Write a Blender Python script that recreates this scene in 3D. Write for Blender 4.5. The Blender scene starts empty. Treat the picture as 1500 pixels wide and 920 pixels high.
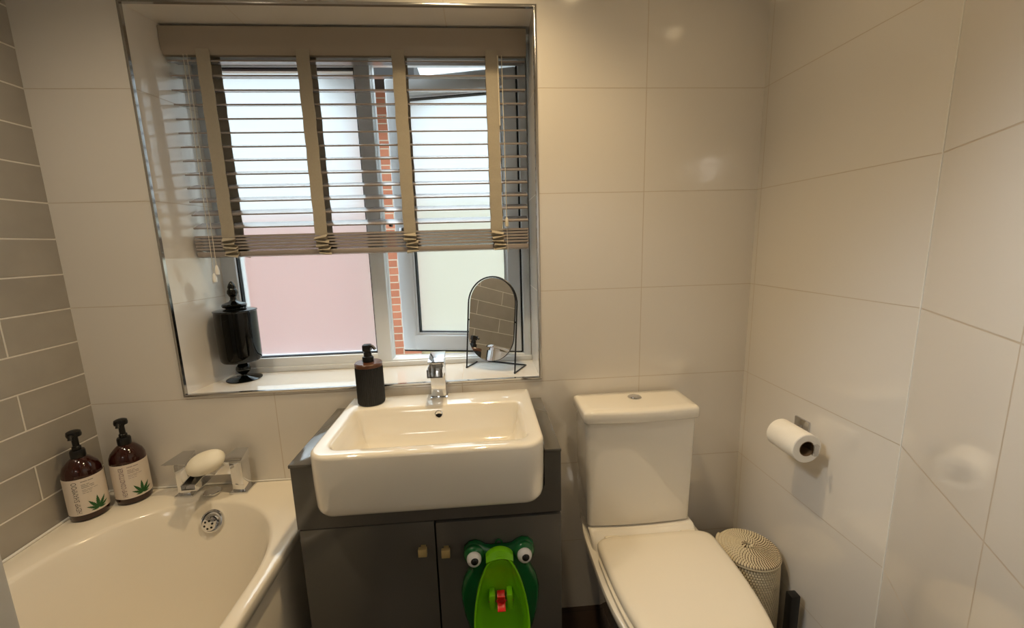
import bpy, bmesh, math, random
from mathutils import Vector, Matrix
random.seed(7)
PI = math.pi
C = bpy.context.scene.collection
S = bpy.context.scene

# ------------------------------------------------------------------ materials
def lin(c):
    out = []
    for v in c:
        v /= 255.0
        out.append(v / 12.92 if v <= 0.04045 else ((v + 0.055) / 1.055) ** 2.4)
    return (*out, 1.0)

def mat(name, col, rough=0.5, metal=0.0, coat=0.0, spec=0.5, trans=0.0, ior=1.45, noise=0.0, nscale=30, bump=0.0, bscale=40):
    m = bpy.data.materials.new(name); m.use_nodes = True
    nt = m.node_tree; b = nt.nodes['Principled BSDF']
    c = lin(col)
    b.inputs['Base Color'].default_value = c
    b.inputs['Roughness'].default_value = rough
    b.inputs['Metallic'].default_value = metal
    b.inputs['Coat Weight'].default_value = coat
    b.inputs['Coat Roughness'].default_value = 0.04
    b.inputs['Specular IOR Level'].default_value = spec
    b.inputs['Transmission Weight'].default_value = trans
    b.inputs['IOR'].default_value = ior
    if noise or bump:
        tc = nt.nodes.new('ShaderNodeTexCoord')
        n = nt.nodes.new('ShaderNodeTexNoise'); n.inputs['Scale'].default_value = nscale; n.inputs['Detail'].default_value = 4
        nt.links.new(tc.outputs['Object'], n.inputs['Vector'])
        if noise:
            r = nt.nodes.new('ShaderNodeMixRGB'); r.blend_type = 'MIX'
            r.inputs['Color1'].default_value = tuple(v * (1 - noise) for v in c[:3]) + (1,)
            r.inputs['Color2'].default_value = tuple(min(1, v * (1 + noise)) for v in c[:3]) + (1,)
            nt.links.new(n.outputs['Fac'], r.inputs['Fac']); nt.links.new(r.outputs['Color'], b.inputs['Base Color'])
        if bump:
            n2 = nt.nodes.new('ShaderNodeTexNoise'); n2.inputs['Scale'].default_value = bscale; n2.inputs['Detail'].default_value = 3
            nt.links.new(tc.outputs['Object'], n2.inputs['Vector'])
            bp = nt.nodes.new('ShaderNodeBump'); bp.inputs['Strength'].default_value = bump; bp.inputs['Distance'].default_value = 0.002
            nt.links.new(n2.outputs['Fac'], bp.inputs['Height']); nt.links.new(bp.outputs['Normal'], b.inputs['Normal'])
    return m

def tile_mat(name, c1, c2, grout, w, h, mortar, offset, uvec, u0, v0, rough, wrap=False, bumpd=0.001, wavy=0.05, vary=0.0, wscale=6, soft=0.1, spec=0.5, coat=0.0):
    """tiles laid on a wall; u runs along uvec, v runs up"""
    m = bpy.data.materials.new(name); m.use_nodes = True
    nt = m.node_tree; N = nt.nodes; L = nt.links; b = N['Principled BSDF']
    g = N.new('ShaderNodeNewGeometry'); sep = N.new('ShaderNodeSeparateXYZ'); L.new(g.outputs['Position'], sep.inputs[0])
    d = N.new('ShaderNodeVectorMath'); d.operation = 'DOT_PRODUCT'; d.inputs[1].default_value = uvec; L.new(g.outputs['Position'], d.inputs[0])
    def math_(op, a, b_):
        n = N.new('ShaderNodeMath'); n.operation = op
        for i, x in enumerate((a, b_)):
            if isinstance(x, (int, float)): n.inputs[i].default_value = x
            else: L.new(x, n.inputs[i])
        return n.outputs[0]
    u = math_('SUBTRACT', d.outputs['Value'], u0)
    v = math_('SUBTRACT', sep.outputs['Z'], v0)
    if wrap:
        ns = N.new('ShaderNodeSeparateXYZ'); L.new(g.outputs['True Normal'], ns.inputs[0])
        ax = math_('GREATER_THAN', math_('ABSOLUTE', ns.outputs['X'], 0), 0.5)
        az = math_('GREATER_THAN', math_('ABSOLUTE', ns.outputs['Z'], 0), 0.5)
        uy = math_('ADD', sep.outputs['Y'], w * 0.25)
        u = math_('ADD', math_('MULTIPLY', u, math_('SUBTRACT', 1, ax)), math_('MULTIPLY', uy, ax))
        v = math_('ADD', math_('MULTIPLY', v, math_('SUBTRACT', 1, az)), math_('MULTIPLY', math_('ADD', sep.outputs['Y'], 0.04), az))
    cb = N.new('ShaderNodeCombineXYZ'); L.new(u, cb.inputs[0]); L.new(v, cb.inputs[1])
    t = N.new('ShaderNodeTexBrick'); t.offset = offset; t.offset_frequency = 2; t.squash = 1
    t.inputs['Scale'].default_value = 1; t.inputs['Brick Width'].default_value = w; t.inputs['Row Height'].default_value = h
    t.inputs['Mortar Size'].default_value = mortar; t.inputs['Mortar Smooth'].default_value = soft
    t.inputs['Color1'].default_value = lin(c1); t.inputs['Color2'].default_value = lin(c2); t.inputs['Mortar'].default_value = lin(grout)
    t.inputs['Bias'].default_value = 0
    L.new(cb.outputs[0], t.inputs['Vector'])
    col = t.outputs['Color']
    if vary:
        nz = N.new('ShaderNodeTexNoise'); nz.inputs['Scale'].default_value = 9; nz.inputs['Detail'].default_value = 3
        L.new(cb.outputs[0], nz.inputs['Vector'])
        mx = N.new('ShaderNodeMixRGB'); mx.blend_type = 'MULTIPLY'; mx.inputs['Fac'].default_value = vary
        L.new(col, mx.inputs['Color1']); L.new(nz.outputs['Fac'], mx.inputs['Color2']); col = mx.outputs['Color']
    b.inputs['Specular IOR Level'].default_value = spec; b.inputs['Coat Weight'].default_value = coat; b.inputs['Coat Roughness'].default_value = 0.03; b.inputs['Coat IOR'].default_value = 1.6
    L.new(col, b.inputs['Base Color'])
    rr = N.new('ShaderNodeMapRange'); rr.inputs['To Min'].default_value = rough; rr.inputs['To Max'].default_value = 0.6
    L.new(t.outputs['Fac'], rr.inputs['Value']); L.new(rr.outputs[0], b.inputs['Roughness'])
    nz2 = N.new('ShaderNodeTexNoise'); nz2.inputs['Scale'].default_value = wscale; nz2.inputs['Detail'].default_value = 2
    L.new(cb.outputs[0], nz2.inputs['Vector'])
    hgt = math_('ADD', math_('MULTIPLY', t.outputs['Fac'], -1.0), math_('MULTIPLY', nz2.outputs['Fac'], wavy / max(bumpd, 1e-6) * 0.001))
    bp = N.new('ShaderNodeBump'); bp.inputs['Distance'].default_value = bumpd; bp.inputs['Strength'].default_value = 0.6
    L.new(hgt, bp.inputs['Height']); L.new(bp.outputs['Normal'], b.inputs['Normal'])
    return m

AZ = math.radians(31.1)
SPL = Vector((math.sin(AZ), math.cos(AZ), 0))        # direction of the angled wall, away from the camera
CORN = Vector((1.041, -0.534, 0))
TW, TH = 0.5925, 0.3
TC = (229, 223, 214)
GR = (200, 186, 168)
M = {}
M['tile'] = tile_mat('cream_wall_tile', TC, TC, GR, TW, TH, 0.0011, 0.0, (1, 0, 0), 0.671 - 10 * TW, 0.577 - 10 * TH, 0.10, wrap=True, wavy=0.12, wscale=3, spec=0.8, coat=0.6)
M['tile_r'] = tile_mat('cream_wall_tile_side', TC, TC, GR, TW, TH, 0.0011, 0.0, (0, 1, 0), -0.02 - 10 * TW, 0.577 - 10 * TH, 0.10, wavy=0.12, wscale=3, spec=0.8, coat=0.5)
M['tile_s'] = tile_mat('cream_wall_tile_angled', TC, TC, GR, TW, TH, 0.0016, 0.0, tuple(SPL), CORN.dot(SPL) - 0.316 - 10 * TW, 0.577 - 10 * TH, 0.10, wavy=0.12, wscale=3, spec=0.8, coat=0.5)
M['metro'] = tile_mat('taupe_metro_tile', (188, 181, 169), (180, 173, 162), (246, 240, 228), 0.4, 0.1, 0.0030, 0.5, (0, 1, 0), -0.183 - 8.0, 0.577 - 1.0, 0.12, bumpd=0.0025, wavy=0.5, vary=0.25, wscale=14, soft=0.6)
M['floor'] = tile_mat('dark_wood_plank_floor', (62, 44, 33), (52, 37, 29), (22, 15, 11), 0.9, 0.14, 0.0012, 0.4, (1, 0, 0), -5, -1, 0.35, wavy=0.1, vary=0.6)
_nt = M['floor'].node_tree
for _n in _nt.nodes:      # planks run in X and Y: v from Y instead of Z
    if _n.type == 'SEPXYZ' and any(l.from_socket.name == 'Z' for l in _n.outputs['Z'].links):
        _lk = _n.outputs['Z'].links[0]; _to = _lk.to_socket; _nt.links.remove(_lk); _nt.links.new(_n.outputs['Y'], _to)
M['brick'] = tile_mat('orange_brick', (158, 98, 72), (144, 86, 62), (166, 148, 128), 0.225, 0.075, 0.006, 0.5, (1, 0, 0), -9, -3, 0.9, bumpd=0.004, wavy=1.0, vary=0.2)
M['paint'] = mat('white_paint', (232, 228, 220), 0.6, noise=0.01, nscale=20)
M['render'] = mat('stone_grey_render', (150, 138, 106), 0.9, noise=0.04, nscale=10)
M['garden'] = mat('pink_garden_wall', (144, 80, 60), 0.9, noise=0.1, nscale=4)
M['soffit'] = mat('dark_soffit', (30, 26, 24), 0.7, noise=0.1)
M['chrome'] = mat('chrome', (225, 226, 228), 0.07, metal=1.0)
M['trimchrome'] = mat('brushed_chrome_trim', (205, 205, 205), 0.16, metal=1.0)
M['upvc'] = mat('white_upvc', (226, 230, 234), 0.28, noise=0.01, nscale=8)
M['gasket'] = mat('black_gasket', (28, 32, 38), 0.6, noise=0.05)
M['ceramic'] = mat('white_ceramic', (244, 238, 226), 0.06, coat=1.0, spec=0.7, noise=0.01, nscale=3)
M['acrylic'] = mat('white_acrylic', (242, 233, 216), 0.12, coat=0.2, noise=0.01, nscale=3)
M['seatplastic'] = mat('white_seat_plastic', (243, 234, 216), 0.22, noise=0.01, nscale=5)
M['vanity'] = mat('gloss_grey_lacquer', (96, 93, 88), 0.10, coat=0.4, noise=0.02, nscale=4)
M['vanity_in'] = mat('dark_carcass', (40, 37, 34), 0.6, noise=0.05)
M['brass'] = mat('satin_brass', (214, 190, 134), 0.35, metal=0.45, noise=0.04)
M['slat'] = mat('taupe_slat', (152, 143, 138), 0.24, noise=0.03, nscale=12)
M['valance'] = mat('taupe_valance', (168, 156, 140), 0.38, noise=0.02, nscale=12)
M['tape'] = mat('beige_cloth_tape', (172, 163, 146), 0.9, noise=0.06, nscale=200, bump=0.3, bscale=600)
M['cord'] = mat('cream_cord', (214, 206, 188), 0.8, noise=0.05)
M['whiteplastic'] = mat('white_plastic', (236, 233, 226), 0.3, noise=0.01)
M['blackgloss'] = mat('black_glass', (6, 7, 6), 0.04, spec=0.4, noise=0.05)
M['blackwire'] = mat('black_wire', (20, 22, 28), 0.35, noise=0.05)
M['blackmatt'] = mat('black_rubbed_resin', (30, 30, 32), 0.45, noise=0.08)
M['blackpump'] = mat('black_pump_plastic', (18, 17, 17), 0.35, noise=0.05)
M['darkwood'] = mat('dark_walnut', (92, 58, 40), 0.3, coat=0.3, noise=0.25, nscale=60)
M['mirror'] = mat('mirror_glass', (238, 238, 236), 0.01, metal=1.0)
M['amber'] = mat('amber_bottle_plastic', (48, 17, 10), 0.08, coat=0.5, noise=0.05)
M['label'] = mat('paper_label', (226, 214, 200), 0.5, noise=0.01)
M['ink'] = mat('grey_ink', (92, 84, 78), 0.6, noise=0.02)
M['ink2'] = mat('mauve_ink', (120, 92, 96), 0.6, noise=0.02)
M['leaf'] = mat('green_leaf_print', (40, 92, 44), 0.55, noise=0.15, nscale=90)
M['leafdark'] = mat('dark_leaf_print', (22, 56, 34), 0.55, noise=0.15, nscale=90)
M['soap'] = mat('ivory_soap', (244, 236, 216), 0.45, noise=0.02, nscale=20)
M['paper'] = mat('tissue_paper', (246, 240, 228), 0.95, noise=0.02, nscale=60, bump=0.2, bscale=250)
M['card'] = mat('brown_card', (126, 98, 66), 0.9, noise=0.08)
M['straw'] = mat('pale_straw', (220, 206, 174), 0.75, noise=0.12, nscale=120)
M['reed'] = mat('brown_reed', (78, 54, 30), 0.85, noise=0.15, nscale=120)
M['frogdark'] = mat('dark_green_plastic', (8, 92, 44), 0.22, coat=0.3, noise=0.04)
M['froglight'] = mat('lime_green_plastic', (118, 196, 16), 0.22, coat=0.3, noise=0.04)
M['eyewhite'] = mat('white_eye_plastic', (222, 222, 224), 0.2, noise=0.01)
M['eyeblack'] = mat('black_eye_plastic', (16, 15, 14), 0.25, noise=0.02)
M['red'] = mat('red_plastic', (206, 26, 22), 0.25, coat=0.3, noise=0.03)
M['darkred'] = mat('dark_red_plastic', (110, 30, 18), 0.4, noise=0.03)
M['hole'] = mat('black_void', (8, 8, 8), 0.8, noise=0.02)
M['clear'] = mat('clear_glass', (250, 252, 250), 0.02, trans=1.0, ior=1.45)
M['door'] = mat('grey_white_profile', (206, 204, 200), 0.45, noise=0.01)

def frosted():
    m = bpy.data.materials.new('frosted_glass'); m.use_nodes = True
    nt = m.node_tree; N = nt.nodes; L = nt.links
    N.remove(N['Principled BSDF']); out = N['Material Output']
    r = N.new('ShaderNodeBsdfRefraction'); r.inputs['Roughness'].default_value = 0.29; r.inputs['IOR'].default_value = 1.35
    r.inputs['Color'].default_value = (0.97, 0.99, 1.0, 1)
    t = N.new('ShaderNodeBsdfTranslucent'); t.inputs['Color'].default_value = (0.95, 0.98, 1, 1)
    g = N.new('ShaderNodeBsdfGlossy'); g.inputs['Roughness'].default_value = 0.25
    nz = N.new('ShaderNodeTexNoise'); nz.inputs['Scale'].default_value = 300
    tc = N.new('ShaderNodeTexCoord'); L.new(tc.outputs['Object'], nz.inputs['Vector'])
    bp = N.new('ShaderNodeBump'); bp.inputs['Strength'].default_value = 0.15; bp.inputs['Distance'].default_value = 0.001
    L.new(nz.outputs['Fac'], bp.inputs['Height']); L.new(bp.outputs['Normal'], r.inputs['Normal'])
    m1 = N.new('ShaderNodeMixShader'); m1.inputs[0].default_value = 0.17
    L.new(r.outputs[0], m1.inputs[1]); L.new(t.outputs[0], m1.inputs[2])
    m2 = N.new('ShaderNodeMixShader'); m2.inputs[0].default_value = 0.04
    L.new(m1.outputs[0], m2.inputs[1]); L.new(g.outputs[0], m2.inputs[2])
    L.new(m2.outputs[0], out.inputs['Surface'])
    return m
M['frosted'] = frosted()

# ------------------------------------------------------------------ geometry helpers
class MB:
    def __init__(s): s.bm = bmesh.new(); s.mi = 0
    def _new(s, verts, faces):
        vs = [s.bm.verts.new(v) for v in verts]; fs = []
        for f in faces:
            try:
                q = s.bm.faces.new([vs[i] for i in f]); q.material_index = s.mi; fs.append(q)
            except ValueError: pass
        return vs, fs
    def box(s, x0, x1, y0, y1, z0, z1, bev=0.0, seg=2, mtx=None):
        x0, x1 = min(x0, x1), max(x0, x1); y0, y1 = min(y0, y1), max(y0, y1); z0, z1 = min(z0, z1), max(z0, z1)
        V = [(x, y, z) for z in (z0, z1) for y in (y0, y1) for x in (x0, x1)]
        vs, fs = s._new(V, [(0, 2, 3, 1), (4, 5, 7, 6), (0, 1, 5, 4), (2, 6, 7, 3), (0, 4, 6, 2), (1, 3, 7, 5)])
        geo = vs
        if bev > 0:
            es = list({e for f in fs for e in f.edges})
            r = bmesh.ops.bevel(s.bm, geom=es, offset=bev, segments=seg, profile=0.5, affect='EDGES', clamp_overlap=True)
            geo = list({v for f in r['faces'] for v in f.verts} | {v for v in vs if v.is_valid})
            for f in r['faces']: f.material_index = s.mi
        if mtx is not None:
            for v in geo: v.co = mtx @ v.co
        return s
    def loft(s, loops, cap0=True, cap1=True, closed=True):
        """loops: lists of equal length"""
        n = len(loops[0]); V = [p for l in loops for p in l]; F = []
        for k in range(len(loops) - 1):
            for i in range(n if closed else n - 1):
                j = (i + 1) % n
                F.append((k * n + i, k * n + j, (k + 1) * n + j, (k + 1) * n + i))
        if cap0: F.append(tuple(reversed(range(n))))
        if cap1: F.append(tuple((len(loops) - 1) * n + i for i in range(n)))
        s._new(V, F); return s
    def lathe(s, prof, c=(0, 0, 0), n=48, mtx=None):
        """prof: (r, z) from bottom to top"""
        loops = []
        for r, z in prof:
            loops.append([Vector((r * math.cos(2 * PI * i / n), r * math.sin(2 * PI * i / n), z)) for i in range(n)])
        T = Matrix.Translation(Vector(c)) if mtx is None else mtx
        loops = [[T @ p for p in l] for l in loops]
        return s.loft(loops, prof[0][0] > 1e-6, prof[-1][0] > 1e-6)
    def cyl(s, p0, p1, r0, r1=None, n=24, bev=0.0):
        r1 = r0 if r1 is None else r1
        p0, p1 = Vector(p0), Vector(p1); ax = p1 - p0; h = ax.length
        q = ax.to_track_quat('Z', 'Y').to_matrix().to_4x4(); T = Matrix.Translation(p0) @ q
        if bev: prof = [(r0 - bev, 0), (r0, bev), (r1, h - bev), (r1 - bev, h)]
        else: prof = [(r0, 0), (r1, h)]
        return s.lathe(prof, n=n, mtx=T)
    def tube(s, pts, r, n=8, closed=False, caps=True):
        pts = [Vector(p) for p in pts]; loops = []; prev = None; m = len(pts)
        for i, p in enumerate(pts):
            a = pts[(i - 1) % m] if (closed or i > 0) else p
            b = pts[(i + 1) % m] if (closed or i < m - 1) else p
            t = (b - a).normalized()
            if prev is None:
                prev = t.orthogonal().normalized()
            prev = (prev - t * prev.dot(t)).normalized(); bn = t.cross(prev)
            rr = r(i) if callable(r) else r
            loops.append([p + (prev * math.cos(2 * PI * k / n) + bn * math.sin(2 * PI * k / n)) * rr for k in range(n)])
        if closed: loops.append(loops[0]); caps = False
        return s.loft(loops, caps, caps)
    def prism(s, poly, f0, f1):
        """poly of 2D points; f0,f1 map (a,b)->3D for the two faces"""
        return s.loft([[Vector(f0(*p)) for p in poly], [Vector(f1(*p)) for p in poly]])
    def sphere(s, c, r, n=24, m=14, mtx=None):
        prof = [(max(1e-7, math.sin(PI * i / m)), -math.cos(PI * i / m)) for i in range(m + 1)]
        rr = r if isinstance(r, (tuple, list)) else (r, r, r)
        T = Matrix.Translation(Vector(c)) @ (mtx or Matrix.Identity(4)) @ Matrix.Diagonal((*rr, 1))
        return s.lathe(prof, n=n, mtx=T)
    def build(s, name, m, parent=None, angle=35, kind=None):
        bmesh.ops.remove_doubles(s.bm, verts=s.bm.verts, dist=1e-6)
        bmesh.ops.recalc_face_normals(s.bm, faces=s.bm.faces)
        me = bpy.data.meshes.new(name)
        off = Vector((0, 0, 0))
        p = parent
        while p is not None:
            off += p.location; p = p.parent
        if parent is not None: bmesh.ops.translate(s.bm, verts=s.bm.verts, vec=-off)
        s.bm.to_mesh(me); s.bm.free()
        for x in (m if isinstance(m, (list, tuple)) else [m]): me.materials.append(x)
        for f in me.polygons: f.use_smooth = True
        me.set_sharp_from_angle(angle=math.radians(angle))
        o = bpy.data.objects.new(name, me); C.objects.link(o)
        if parent is not None: o.parent = parent
        if kind: o['kind'] = kind
        return o

def thing(name, label, cat, loc, group=None):
    o = bpy.data.objects.new(name, None); C.objects.link(o); o.empty_display_size = 0.05
    o.location = loc; o['label'] = label; o['category'] = cat
    if group: o['group'] = group
    return o
def tag(o, label, cat, group=None):
    o['label'] = label; o['category'] = cat
    if group: o['group'] = group
    return o
def relocate(o, loc):
    """give a top-level mesh an origin at loc"""
    o.data.transform(Matrix.Translation(-Vector(loc))); o.location = loc; return o

def rrect(x0, x1, y0, y1, r, z, n=8):
    """rounded rectangle; r: single or (r_x1y1, r_x0y1, r_x0y0, r_x1y0)"""
    if not isinstance(r, (tuple, list)): r = (r,) * 4
    P = []
    for (cx, cy, a0, rr) in ((x1, y1, 0, r[0]), (x0, y1, 90, r[1]), (x0, y0, 180, r[2]), (x1, y0, 270, r[3])):
        sx = -1 if cx == x1 else 1; sy = -1 if cy == y1 else 1
        for i in range(n + 1):
            a = math.radians(a0 + 90 * i / n)
            P.append(Vector((cx + sx * rr + rr * math.cos(a), cy + sy * rr + rr * math.sin(a), z)))
    return P
def inset_rr(x0, x1, y0, y1, r, z, d, n=8):
    if not isinstance(r, (tuple, list)): r = (r,) * 4
    return rrect(x0 + d, x1 - d, y0 + d, y1 - d, tuple(max(q - d, 0.0005) for q in r), z, n)

# ------------------------------------------------------------------ room shell
XL, XR = -1.057, 1.041
ZC = 2.40
WX0, WX1, WZ0, WZ1 = -0.775, 0.333, 0.893, 1.990     # window opening
YB = -2.25
b = MB(); b.box(-1.3, 1.4, -3.7, 0.34, -0.06, 0.0); b.build('floor', M['floor'], kind='structure')
b = MB(); b.box(-1.3, 1.4, -3.7, 0.34, ZC, ZC + 0.06); b.build('ceiling', M['paint'], kind='structure')
b = MB()
lp = [(-1.3, 0), (WX0, 0), (WX0 + 0.0471, 0.30), (-1.3, 0.30)]
b.loft([[Vector((x, y, 0)) for x, y in lp], [Vector((x, y, ZC)) for x, y in lp]]); b.box(WX1, 1.4, 0, 0.30, 0, ZC); b.box(WX0, WX1, 0, 0.30, 0, WZ0); b.box(WX0, WX1, 0, 0.30, WZ1, ZC)
b.build('wall_back', M['tile'], kind='structure')
b = MB(); b.box(XL - 0.12, XL, YB, 0.0, 0, ZC); b.build('wall_left', M['metro'], kind='structure')
b = MB(); b.box(XR, XR + 0.12, CORN.y, 0.0, 0, ZC); b.build('wall_right', M['tile_r'], kind='structure')
E1 = CORN - SPL * 0.98
nrm = Vector((SPL.y, -SPL.x, 0)) * 0.12
b = MB(); b.prism([(0, 0), (1, 0), (1, 1), (0, 1)], lambda a, t: tuple(E1.lerp(CORN, a) + nrm * t), lambda a, t: tuple(E1.lerp(CORN, a) + nrm * t + Vector((0, 0, ZC))))
b.build('wall_right_angled', M['tile_s'], kind='structure')
b = MB(); b.box(E1.x, E1.x + 0.12, YB, E1.y, 0, ZC); b.build('wall_right_front', M['paint'], kind='structure')
DX0, DX1 = -0.86, 0.02      # doorway and hall behind the camera, added to let fill light in
b = MB(); b.box(XL - 0.12, DX0, YB - 0.1, YB, 0, ZC); b.box(DX1, E1.x + 0.12, YB - 0.1, YB, 0, ZC); b.box(DX0, DX1, YB - 0.1, YB, 2.02, ZC); b.build('wall_front', M['paint'], kind='structure')
b = MB(); b.box(XL - 0.12, XL - 0.02, -3.6, YB - 0.1, 0, ZC); b.box(E1.x + 0.02, E1.x + 0.12, -3.6, YB - 0.1, 0, ZC); b.box(XL - 0.12, E1.x + 0.12, -3.7, -3.6, 0, ZC); b.build('wall_hall', M['paint'], kind='structure')

# chrome tile-edge trim round the window opening (quarter-round bars, mitred)
def trim_frame():
    b = MB(); w = 0.009
    prof = [(0.0, 0.0), (w, 0.0)] + [(w * math.cos(a), -w * 0.75 * math.sin(a)) for a in [PI / 2 * i / 6 for i in range(1, 7)]] + [(-0.0015, -w * 0.75), (-0.0015, 0.004), (0.0, 0.004)]
    # prof: (distance outwards from opening, y)
    loops = []
    for cx, cz, sx, sz in ((WX0, WZ0, -1, -1), (WX1, WZ0, 1, -1), (WX1, WZ1, 1, 1), (WX0, WZ1, -1, 1)):
        loops.append([Vector((cx + sx * d, y, cz + sz * d)) for d, y in prof])
    loops.append(loops[0])
    b.loft(loops, False, False)
    return b.build('trim_1', M['trimchrome'], kind='structure', angle=30)
trim_frame()
b = MB(); b.cyl(CORN + Vector((-0.0005, 0.0, 0)), CORN + Vector((-0.0005, 0.0, ZC)), 0.0016, n=8); b.build('trim_2', M['whiteplastic'], kind='structure')

# ------------------------------------------------------------------ window
FY0, FY1 = 0.208, 0.272
win = bpy.data.objects.new('window_1', None); C.objects.link(win); win.location = (WX0, FY0, WZ0); win['kind'] = 'structure'
GZ1 = 1.915
b = MB(); bv = 0.006
b.box(WX0 + 0.012, -0.694, FY0, FY1, WZ0, WZ1, bv); b.box(0.304, WX1, FY0, FY1, WZ0, WZ1, bv)
b.box(-0.70, -0.23, FY0, FY1, WZ0, 0.944, bv); b.box(-0.20, 0.31, FY0, FY1, WZ0, 0.917, bv)
b.box(-0.70, -0.23, FY0, FY1, GZ1, WZ1, bv); b.box(-0.20, 0.31, FY0, FY1, 1.935, WZ1, bv)
b.box(WX0 + 0.033, WX1, FY0 - 0.008, FY0 + 0.004, WZ0, WZ0 + 0.018, 0.002)
b.build('window_frame', M['upvc'], win)
b = MB(); b.box(-0.238, -0.186, FY0 - 0.002, FY1 - 0.012, WZ0 + 0.004, WZ1, bv); b.box(-0.194, -0.184, FY0 + 0.02, FY1 - 0.008, WZ0 + 0.02, WZ1, 0.003); b.build('mullion', M['upvc'], win)
def rect_ring(b, x0, x1, z0, z1, w, y0, y1, bev=0.0015):
    b.box(x0, x0 + w, y0, y1, z0, z1, bev); b.box(x1 - w, x1, y0, y1, z0, z1, bev)
    b.box(x0 + w * .5, x1 - w * .5, y0, y1, z0, z0 + w, bev); b.box(x0 + w * .5, x1 - w * .5, y0, y1, z1 - w, z1, bev)
b = MB(); rect_ring(b, -0.696, -0.236, 0.942, GZ1 + 0.002, 0.006, FY0 + 0.008, FY0 + 0.03); b.build('gasket', M['gasket'], win)
b = MB(); b.box(-0.699, -0.233, FY0 + 0.024, FY0 + 0.028, 0.938, GZ1 + 0.005); b.build('pane', M['frosted'], win)
# open sash, hinged on the right jamb and swung outwards
HX, HY = 0.3, 0.226
SA = math.radians(12.8)
SW = 0.478; SZ0, SZ1 = 0.921, 1.925
def sash_m():
    return Matrix.Translation((HX, HY, 0)) @ Matrix.Rotation(-SA, 4, 'Z')
T = sash_m()
b = MB(); sw = 0.058
b.box(-SW, -SW + sw, -0.004, 0.056, SZ0, SZ1, 0.008, 3, T); b.box(-0.052, 0, -0.004, 0.056, SZ0, SZ1, 0.008, 3, T)
b.box(-SW + sw - .012, -0.042, -0.004, 0.056, SZ0, SZ0 + 0.062, 0.008, 3, T); b.box(-SW + sw - .012, -0.042, -0.004, 0.056, SZ1 - 0.062, SZ1, 0.008, 3, T)
# inner glazing bead
b.box(-SW + sw - 0.004, -SW + sw + 0.008, 0.006, 0.03, SZ0 + .056, SZ1 - .056, 0.004, 2, T); b.box(-0.060, -0.048, 0.006, 0.03, SZ0 + .056, SZ1 - .056, 0.004, 2, T)
b.box(-SW + sw, -0.052, 0.006, 0.03, SZ0 + .058, SZ0 + .07, 0.004, 2, T); b.box(-SW + sw, -0.052, 0.006, 0.03, SZ1 - .07, SZ1 - .058, 0.004, 2, T)
sash = b.build('sash', M['upvc'], win)
b = MB()
for (x0, x1, z0, z1) in ((-SW + sw + .007, -SW + sw + .012, SZ0 + .066, SZ1 - .066), (-.063, -.058, SZ0 + .066, SZ1 - .066), (-SW + sw + .007, -.058, SZ0 + .068, SZ0 + .073), (-SW + sw + .007, -.058, SZ1 - .073, SZ1 - .068)):
    b.box(x0, x1, 0.012, 0.034, z0, z1, 0, 2, T)
b.box(-SW + 0.002, -0.002, 0.004, 0.050, SZ0 - 0.006, SZ0 + 0.002, 0, 2, T)
b.box(-0.002, 0.004, -0.002, 0.05, SZ0, SZ1, 0, 2, T)
b.build('gasket', M['gasket'], sash)
b = MB(); b.box(-SW + sw + .004, -.055, 0.030, 0.034, SZ0 + .06, SZ1 - .06, 0, 2, T); b.build('pane', M['frosted'], sash)
b = MB(); b.box(-SW + 0.018, -SW + 0.042, -0.012, -0.004, 1.33, 1.40, 0.003, 2, T); b.box(-SW + 0.022, -SW + 0.038, -0.03, -0.012, 1.355, 1.375, 0.003, 2, T)
b.box(-SW + 0.022, -SW + 0.10, -0.036, -0.024, 1.357, 1.373, 0.004, 2, T); b.build('handle', M['chrome'], sash)
b = MB(); b.box(-0.168, -0.158, 0.235, 0.262, 1.40, 1.425, 0.003); b.box(-0.168, -0.158, 0.235, 0.262, 1.365, 1.385, 0.003); b.build('lock_keep', M['blackpump'], win)

# outside: neighbouring house
b = MB(); b.box(-1.0, -0.50, 2.9, 3.1, -2.5, 2.75); b.build('wall_outside_brick', M['brick'], kind='structure')
b = MB(); b.box(-7, -1.0, 2.95, 3.1, -2.5, 1.65); b.build('wall_outside_garden', M['garden'], kind='structure')
b = MB(); b.box(-0.50, 6, 2.95, 3.1, -2.5, 1.75); b.build('wall_outside_render', M['render'], kind='structure')
b = MB(); b.box(-1.15, -0.35, 2.55, 3.3, 2.75, 2.92); b.build('roof_outside_eaves', M['soffit'], kind='structure')
b = MB(); b.box(-7, 6, 0.36, 3.2, -2.6, -2.5); b.build('ground_outside', M['render'], kind='structure')

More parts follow.
